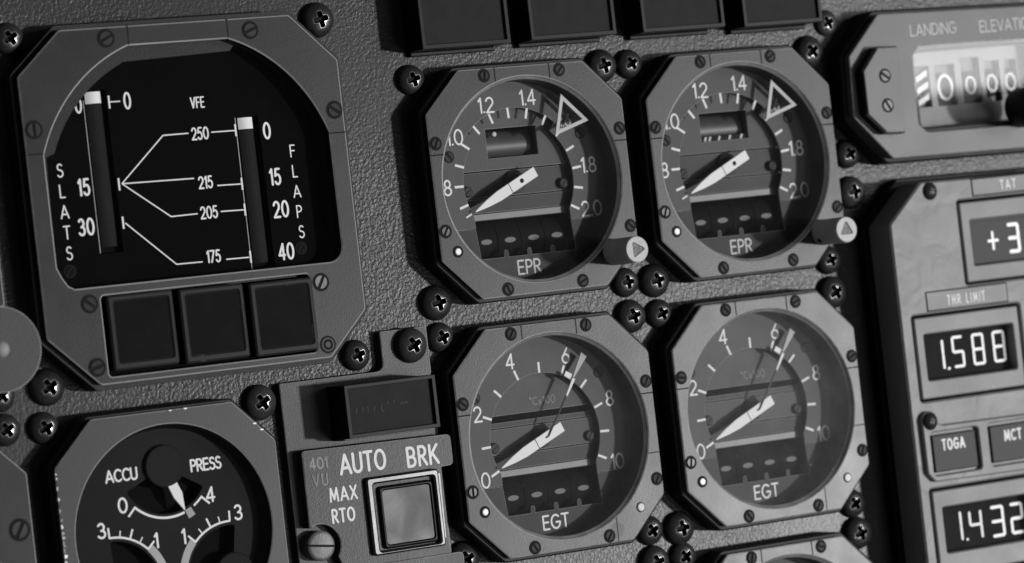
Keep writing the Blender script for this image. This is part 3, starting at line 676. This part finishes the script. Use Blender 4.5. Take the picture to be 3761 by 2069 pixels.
for x in (-33.0, -32.2): L.ribbon(arcp(x, -37.0, .28, 0, 180, 6), .08, zt, rnd_=False)
bb(L, 'faint_marks', 'letter_faint', an)
bb(MB().solid(rect(-44.0, -42.15, -27.2, -41.86), -3.7, .5, .05), 'lower_ledge', 'plate_paint', an)

# ---------------------------------------------------------------- warning lights along the top
lbls = ['dark blank warning light, leftmost of the row along the top, shadow to its left', 'dark blank warning light above the left EPR gauge and its twin corner screws',
        'dark blank warning light between its row\'s twin screws and the right EPR gauge', 'dark grey blank warning light, rightmost of the top row, beside a recessed screw']
for k, (x0, x1, yb) in enumerate(((-20.1, -2.0, 24.6), (2.3, 20.4, 24.8), (26.15, 44.2, 24.7), (48.5, 66.3, 24.35))):
    t = thing('warning_light', lbls[k], 'warning light', (x0, yb, -5.5), 'dark warning lights along the top')
    Z2 = 5.5
    def bw(mb, name, mats, par): mb.v = [(u-x0, v-yb, h+Z2) for u, v, h in mb.v]; return mb.build(name, mats, par)
    bw(MB().solid(rect(x0, yb, x1, yb+13), -5.5, 1.0, .08, holes=[rect(x0+.7, yb+.75, x1-.75, yb+12)], hd=.2, e=1), 'housing', ['black_plastic', 'edge_dark'], t)
    bw(MB().solid(rect(x0+.6, yb+.65, x1-.65, yb+12.1), -.5, .45, 0), 'lens', 'lens_grey', t)
    bw(MB().solid(rect(x0+.3, yb-.75, x1-.5, yb-.02), -5.45, -4.3, .15), 'lower_flange', 'body_paint', t)
# ---------------------------------------------------------------- landing elevation indicator
t = thing('landing_elevation_indicator', 'grey LANDING ELEVATION counter with a bright reflecting window', 'indicator', (0, 0, -5.5)); Z = 5.5
hf = 0.75
lo_ = [(79.2, -2.7), (135, -3.4), (135, 24.0), (79.3, 24.85), (71.6, 17.25), (71.1, 5.8)]
bb(MB().solid(roundp(inset(lo_, -.9), 1.5, 4), -5.4, -.9, .3, holes=[rrect(88, 2.5, 119, 17.3, 1)]), 'case', 'body_paint')
win = roundp([(86.0, 3.2), (88.0, 1.55), (119, 1.3), (119, 18.2), (88.4, 18.4), (86.4, 16.6)], [1.4, 1.2, 1, 1, 1.0, 1.0], 5)
lb = bb(MB().solid(roundp(lo_, 1.0, 4), -.9, hf, .16, holes=[win], e=1, hd=-4.6), 'bezel', ['elevation_paint', 'edge_worn'])
sp_ = [(76.7, 2.3), (80.85, 2.1), (81.15, 18.15), (76.65, 18.25), (72.85, 14.1), (72.85, 6.0)]
bb(MB().solid(roundp(inset(sp_, -.35), .3, 3), hf, hf+2.0, .1), 'gasket', 'black_plastic', lb)
bs = bb(MB().solid(roundp(sp_, .3, 3), hf+2.0, 3.2, .12, e=1), 'side_plate', ['elevation_paint', 'edge_rubbed_lit'])
for x, y, a in ((77.55, 12.95, -35), (77.45, 7.3, -60)): slot_screw(bs, x, y, Z+3.2, 1.2, a, 'screw_bright', 1.15)
L = MB(); text(L, 'LANDING', 91.9, 21.3, 2.35, .26, hf+.03, .98, .2); text(L, 'ELEVATION', 110.0, 21.05, 2.35, .26, hf+.03, .98, .2)
bb(L, 'lettering', 'letter_pale', lb)
fcx = bb(MB().solid(rect(84, 0, 120, 20), -5.2, -4.3, 0, holes=[rect(89.0-1, 6.6, 93.6, 14.6), rect(95.0, 6.6, 99.8, 14.6), rect(101.3, 6.6, 105.9, 15.6), rect(107, 6.6, 110.8, 14.6), rect(112, 6.6, 115, 14.6)], hd=-5.1), 'counter_face', 'counter_pale')
for x0, x1 in ((88.2, 93.4), (95.1, 99.7), (101.5, 105.7), (107.1, 110.6), (112.1, 114.8)):
    d = bb(MB().tube((x0, 10.4, -9.6), (x1, 10.4, -9.6), 4.9, 48), 'counter_drum', 'drum_black', fcx)
    c = (x0+x1)/2; L = MB()
    if x0 < 90:
        for q in (-3.2, -.9, 1.4): L.sheet([(89.0, 10.0+q-.6), (93.3, 10.0+q+1.4), (93.3, 10.0+q+2.5), (89.0, 10.0+q+.5)], -4.62)
    else: text(L, '0', c, 10.2, 5.3 if x0 < 97 else 3.6, .62 if x0 < 97 else .42, -4.62, 1.08)
    bb(L, 'drum_marks', 'letter_white', fcx)
bb(MB().sheet(inset(win, -.2), -.2), 'window_glass', 'glass_window')
kx, ky = 109.3, 4.6
kn = bb(MB().lathe(kx+1.3, ky, [(3.7, .8), (3.9, 1.5), (3.9, 8.6), (3.4, 9.4)], 48), 'setting_knob', 'black_plastic')
# ---------------------------------------------------------------- thrust rating panel
t = thing('thrust_rating_panel', 'pale grey moulded panel with TAT and THR LIMIT number displays and TOGA button', 'panel', (0, 0, -5.5))
H4 = 4.0
ro = [(73.9, -110), (135, -110), (135, -8.5), (82.4, -7.9), (74.2, -15.3)]
d1, d2, d3 = rect(90.5, -28.35, 116, -12.1), rect(76.8, -49.45, 102.6, -33.0), rect(76.4, -83, 102.8, -66.0)
f1, f2, f3 = rrect(90.95, -27.95, 115.6, -12.6, .4), rrect(77.25, -49.0, 102.1, -33.5, .4), rrect(76.9, -82.5, 102.3, -66.5, .4)
cv = bb(MB().solid(roundp(ro, [0, 0, 1, 1.2, 1.2], 5), -3.0, H4, .35, holes=[rrect(*d1[0], *d1[2], .6), rrect(*d2[0], *d2[2], .6), rrect(*d3[0], *d3[2], .6)], hd=2.2), 'cover', 'moulded_cover')
bb(MB().solid(roundp(inset(ro, -1.2), 1.2, 4), -5.45, -2.9, .2), 'flange', 'black_plastic')
i1, i2, i3 = rrect(93.1, -24.85, 112.5, -16.1, .3), rrect(79.2, -45.6, 100.5, -36.75, .4), rrect(79.0, -78.5, 100.1, -69.75, .4)
def seg7(mb, ch_, x0, x1, y0, y1, h, w=.54):
    S7 = {'0': 'abcdef', '1': 'bc', '2': 'abged', '3': 'abgcd', '4': 'fgbc', '5': 'afgcd', '8': 'abcdefg', 'l': 'ef'}[ch_]
    ym = (y0+y1)/2; g = .22; P = dict(a=((x0, y1), (x1, y1)), d=((x0, y0), (x1, y0)), g=((x0, ym), (x1, ym)), f=((x0, ym), (x0, y1)), b=((x1, ym), (x1, y1)), e=((x0, y0), (x0, ym)), c=((x1, y0), (x1, ym)))
    for s_ in S7:
        A, B = Vector(P[s_][0]), Vector(P[s_][1]); d = (B-A).normalized(); mb.ribbon([tuple(A+d*g), tuple(B-d*g)], w, h)
for nm, fo, fi in (('TAT', f1, i1), ('LIM', f2, i2), ('EPR', f3, i3)):
    fr = bb(MB().solid(fo, 1.5, H4-.05, .25, holes=[fi], hd=1.0, e=0), 'display_frame', 'display_frame')
    bb(MB().sheet(inset(fi, -.3), 1.6), 'display_back', 'display_black' if nm != 'TAT' else 'black_plastic', fr)
    L = MB(); D = MB(); zs = 1.75; sh = .9   # digits sit deeper than the cover
    if nm == 'TAT':
        L.ribbon([(99.9-1.2, -20.5), (99.9+1.0, -20.5)], .55, zs); L.ribbon([(99.75, -22.1), (99.75, -18.9)], .55, zs)
        seg7(L, '3', 103.6, 106.0, -23.0, -17.8, zs, .7)
    elif nm == 'LIM':
        seg7(L, 'l', 84.85, 86.0, -43.8, -38.3, zs); seg7(L, '5', 87.3, 89.6, -43.7, -38.1, zs); seg7(L, '8', 92.1, 94.5, -43.7, -38.1, zs); seg7(L, '8', 97.1, 99.5, -43.7, -38.1, zs)
        L.ribbon([(85.85, -43.85), (85.95, -43.85)], .55, zs)
    else:
        seg7(D, 'l', 84.5, 85.5, -76.7, -71.3, zs); seg7(D, '4', 86.7, 89.3, -76.8, -71.6, zs); D.ribbon([(85.6, -76.75), (85.7, -76.75)], .5, zs)
        seg7(L, '3', 91.9, 94.6, -77.0, -71.5, zs, .6); seg7(L, '2', 96.6, 99.2, -77.0, -71.5, zs, .6)
        bb(D, 'dim_digits', 'segment_dim', fr)
    bb(L, 'lit_digits', 'segment_bright' if nm == 'TAT' else 'segment_lit', fr)
    bb(MB().sheet(inset(fi, -.3), 2.6), 'display_glass', 'glass_clean' if nm == 'TAT' else 'glass_coated', fr)
for (x0, y0, x1, y1), s_, cx, cy, hh in (((94.45, -11.5, 116, -8.35), 'TAT', 103.0, -9.95, 1.9), ((80.7, -32.4, 99.9, -28.9), 'THR LIMIT', 89.95, -30.8, 1.95)):
    pt = bb(MB().solid(rrect(x0, y0, x1, y1, .15), H4-.05, H4+.12, .1, e=1), 'name_strip', ['display_frame', 'edge_dark'])
    o_ = MB(); o_.ribbon(rect(x0-.1, y0-.1, x1+.1, y1+.1), .16, H4+.02, True); bb(o_, 'strip_groove', 'groove_dark', pt)
    bb(text(MB(), s_, cx, cy, hh, .25, H4+.15, .62 if len(s_) > 3 else .8, .34), 'lettering', 'letter_white', pt)
tg = [(75.8, -63.0), (77.4, -64.7), (108, -65.2), (108, -54.5), (80.6, -54.15)]+arcp(77.6, -53.1, 1.9, -18, 175, 14)
kp = bb(MB().solid(roundp(tg, [.8, .8]+[0]*(len(tg)-2), 4), 3.7, 5.0, .25, holes=[rrect(77.3, -63.55, 88.65, -55.35, .7), rrect(91.0, -63.4, 102.3, -55.2, .7)], hd=3.0), 'button_surround', 'moulded_cover')
for x0, x1, y0, y1, s_, tx, ty in ((77.75, 88.0, -63.0, -55.95, 'TOGA', 82.6, -57.95), (91.5, 101.8, -62.85, -55.8, 'MCT', 96.9, -57.95)):
    bb(MB().sheet(rect(x0-.4, y0-.4, x1+.5, y1+.5), 3.75), 'button_gap', 'groove_dark', kp)
    k_ = bb(MB().solid(rrect(x0, y0, x1, y1, .3), 3.8, 4.75, .2), 'push_button', 'push_lens')
    bb(text(MB(), s_, tx, ty, 2.25, .38, 4.78, .68 if s_ == 'TOGA' else .72, .28), 'lettering', 'letter_white', k_)
    k_.parent = t
for x, y, h in ((84.35, -9.75, H4), (77.6, -53.15, 5.0)):
    q = MB().lathe(x, y, [(1.72, h+.01), (1.5, h+.02)], 36, 1).lathe(x, y, [(1.45, h+.02), (1.4, h+.35), (1.0, h+.75), (.4, h+.9)], 32, 0)
    for a in (70, 160):
        c, s_ = math.cos(math.radians(a)), math.sin(math.radians(a)); q.ribbon([(x-.6*c, y-.6*s_), (x+.6*c, y+.6*s_)], .2, h+.91, m=1)
    bb(q, 'screw', ['screw_black', 'groove_dark'])

# ---------------------------------------------------------------- left edge: knob, neighbouring bezels
t = thing('round_knob', 'flat round grey knob with a pale centre stud, cut by the left edge', 'knob', (-108.1, -19.6, -5.5)); Zk = 5.5
MB().lathe(0, 0, [(4.6, 0), (4.6, 12.2)], 40).build('shaft', 'knob_lightened', t)
MB().lathe(0, 0, [(6.9, 12.2), (7.05, 12.5), (7.05, 13.35), (6.9, 13.5)], 72, [0, 0, 0, 1], capm=0).build('disc', ['knob_grey', 'edge_worn'], t)
MB().lathe(0, 0, [(1.4, 13.5), (1.3, 13.9), (.9, 14.25), (.4, 14.4)], 32).build('centre_stud', 'letter_dim', t)
t = thing('dial_instrument', 'grey bezelled black dial at the lower left corner, one slotted screw showing', 'gauge', (-123.4, -53.4, -5.5))
bzl = MB().solid(octa(0, 0, 20.5, 7.5, .6), 0, 5.5, .18, holes=[circ(3.5, -8.5, 13.0)], e=1).build('bezel', ['bezel_paint', 'edge_rubbed_lit'], t)
MB().sheet(circ(3.5, -8.5, 13.2), 2.5).build('dial', 'face_black', t)
slot_screw(bzl, 18.1, 3.9, 5.5, 1.6, 60, 'bezel_paint', 1.2)
tag(MB().solid(roundp(rect(-125, -12.6, -103.4, 20), .4), -5.45, 0, .18, e=1).build('blank_plate', ['bezel_paint', 'edge_rubbed_lit']), 'grey plate edge above the round knob at the left border', 'plate')

# ---------------------------------------------------------------- domed cross-head screws on the panel
phL = phillips_mesh(3.15, 2.1, 1.45, .48); phM = phillips_mesh(2.75, 1.9, 1.3, .45)
protoL = phL.build('panel_screw', ['screw_black', 'screw_rim', 'groove_dark']); protoM = phM.build('panel_screw', ['screw_black', 'screw_rim', 'groove_dark'])
phX = phillips_mesh(3.15, 2.1, 1.45, .48).build('panel_screw', ['screw_steel', 'screw_rim', 'groove_dark'])
phF = phillips_mesh(2.5, 1.3, 1.3, .45).build('panel_screw', ['screw_steel', 'screw_rim', 'groove_dark'])
used = set()
SC = [
 (-95.5, 32.0, 'M', 30, 'dark cross-head screw at the upper left corner, left of the flaps indicator'),
 (-37.2, 31.6, 'L', 10, 'dark cross-head screw above the right shoulder of the flaps indicator'),
 (-20.0, 19.8, 'M', 15, 'dark cross-head screw at the upper left of the left EPR gauge'),
 (19.9, 19.6, 'L', 12, 'dark cross-head screw touching the left EPR gauge, left of the pair between the EPR gauges'),
 (25.9, 19.6, 'M', 28, 'dark cross-head screw, right of the pair above and between the EPR gauges'),
 (66.4, 19.2, 'L', 35, 'dark cross-head screw at the upper right of the right EPR gauge'),
 (71.3, 24.4, 'F', 25, 'flat worn cross-head screw beside the end of the warning light row'),
 (72.6, -0.9, 'M', 30, 'cross-head screw below the slanted corner of the landing elevation counter'),
 (72.5, -8.2, 'X', 5, 'shiny cross-head screw standing between the right EPR gauge and the TAT display'),
 (-20.1, -20.2, 'L', 10, 'large black cross-head screw at the lower left of the left EPR gauge'),
 (-20.0, -26.4, 'M', 20, 'dark cross-head screw between the left EPR and left EGT gauges, off the brake panel corner'),
 (-27.0, -27.1, 'X', 25, 'big grey cross-head screw holding the upper tab of the AUTO BRK panel'),
 (-37.2, -27.7, 'M', 18, 'dark cross-head screw in the notch left of the brake panel tab, under the flaps indicator'),
 (19.8, -20.4, 'M', 5, 'upper left screw of the four clustered between the gauges, under the metal capped knob'),
 (26.1, -20.7, 'L', 12, 'upper right screw of the four clustered between the gauges'),
 (20.1, -26.7, 'L', 15, 'lower left screw of the four clustered between the gauges'),
 (26.4, -26.9, 'M', 20, 'lower right screw of the four clustered between the gauges, touching the right EGT shadow'),
 (65.4, -20.6, 'M', 20, 'black screw in shadow below the right EPR knob'),
 (65.5, -26.8, 'L', 28, 'black screw in shadow at the upper right of the right EGT gauge'),
 (-95.6, -26.8, 'L', 32, 'cross-head screw at the lower left corner of the flaps indicator, right of the round knob'),
 (-97.0, -33.5, 'M', 25, 'worn cross-head screw at the upper left of the ACCU PRESS gauge'),
 (-103.9, -33.0, 'M', 30, 'worn cross-head screw at the left border, below the round knob'),
 (-56.8, -33.8, 'X', 30, 'grey cross-head screw at the upper right of the ACCU PRESS gauge'),
 (-104.2, -27.3, 'M', 40, 'cross-head screw half hidden by the round knob'),
 (19.0, -66.2, 'M', 28, 'upper left screw of the cluster under the left EGT gauge'),
 (25.4, -66.6, 'L', 8, 'large upper right screw of the cluster under the two EGT gauges'),
 (64.6, -67.1, 'M', 30, 'black screw in shadow at the lower right of the right EGT gauge'),
 (65.0, -72.8, 'L', 15, 'black screw in shadow beside the bottom edge gauge'),
 (19.2, -72.1, 'L', 20, 'screw cut by the bottom edge, left of its cluster\'s pair'),
 (25.5, -71.9, 'M', 35, 'shiny topped screw cut by the bottom edge beside the lowest gauge'),
 (-20.3, -66.0, 'L', 25, 'black screw at the bottom edge between the brake button and left EGT gauge'),
]
PR = {'L': protoL, 'M': protoM, 'X': phX, 'F': phF}
for x, y, k, a, lab in SC:
    o = PR[k]
    if k in used: o = PR[k].copy(); col.objects.link(o)
    used.add(k)
    base = -3.74 if (x, y) == (-27.0, -27.1) else (-3.0 if False else -5.5)
    o.location = W(x, y, base); o.rotation_euler = (0, math.radians(-a), 0)
    tag(o, lab, 'screw', 'domed cross-head screws on the panel')
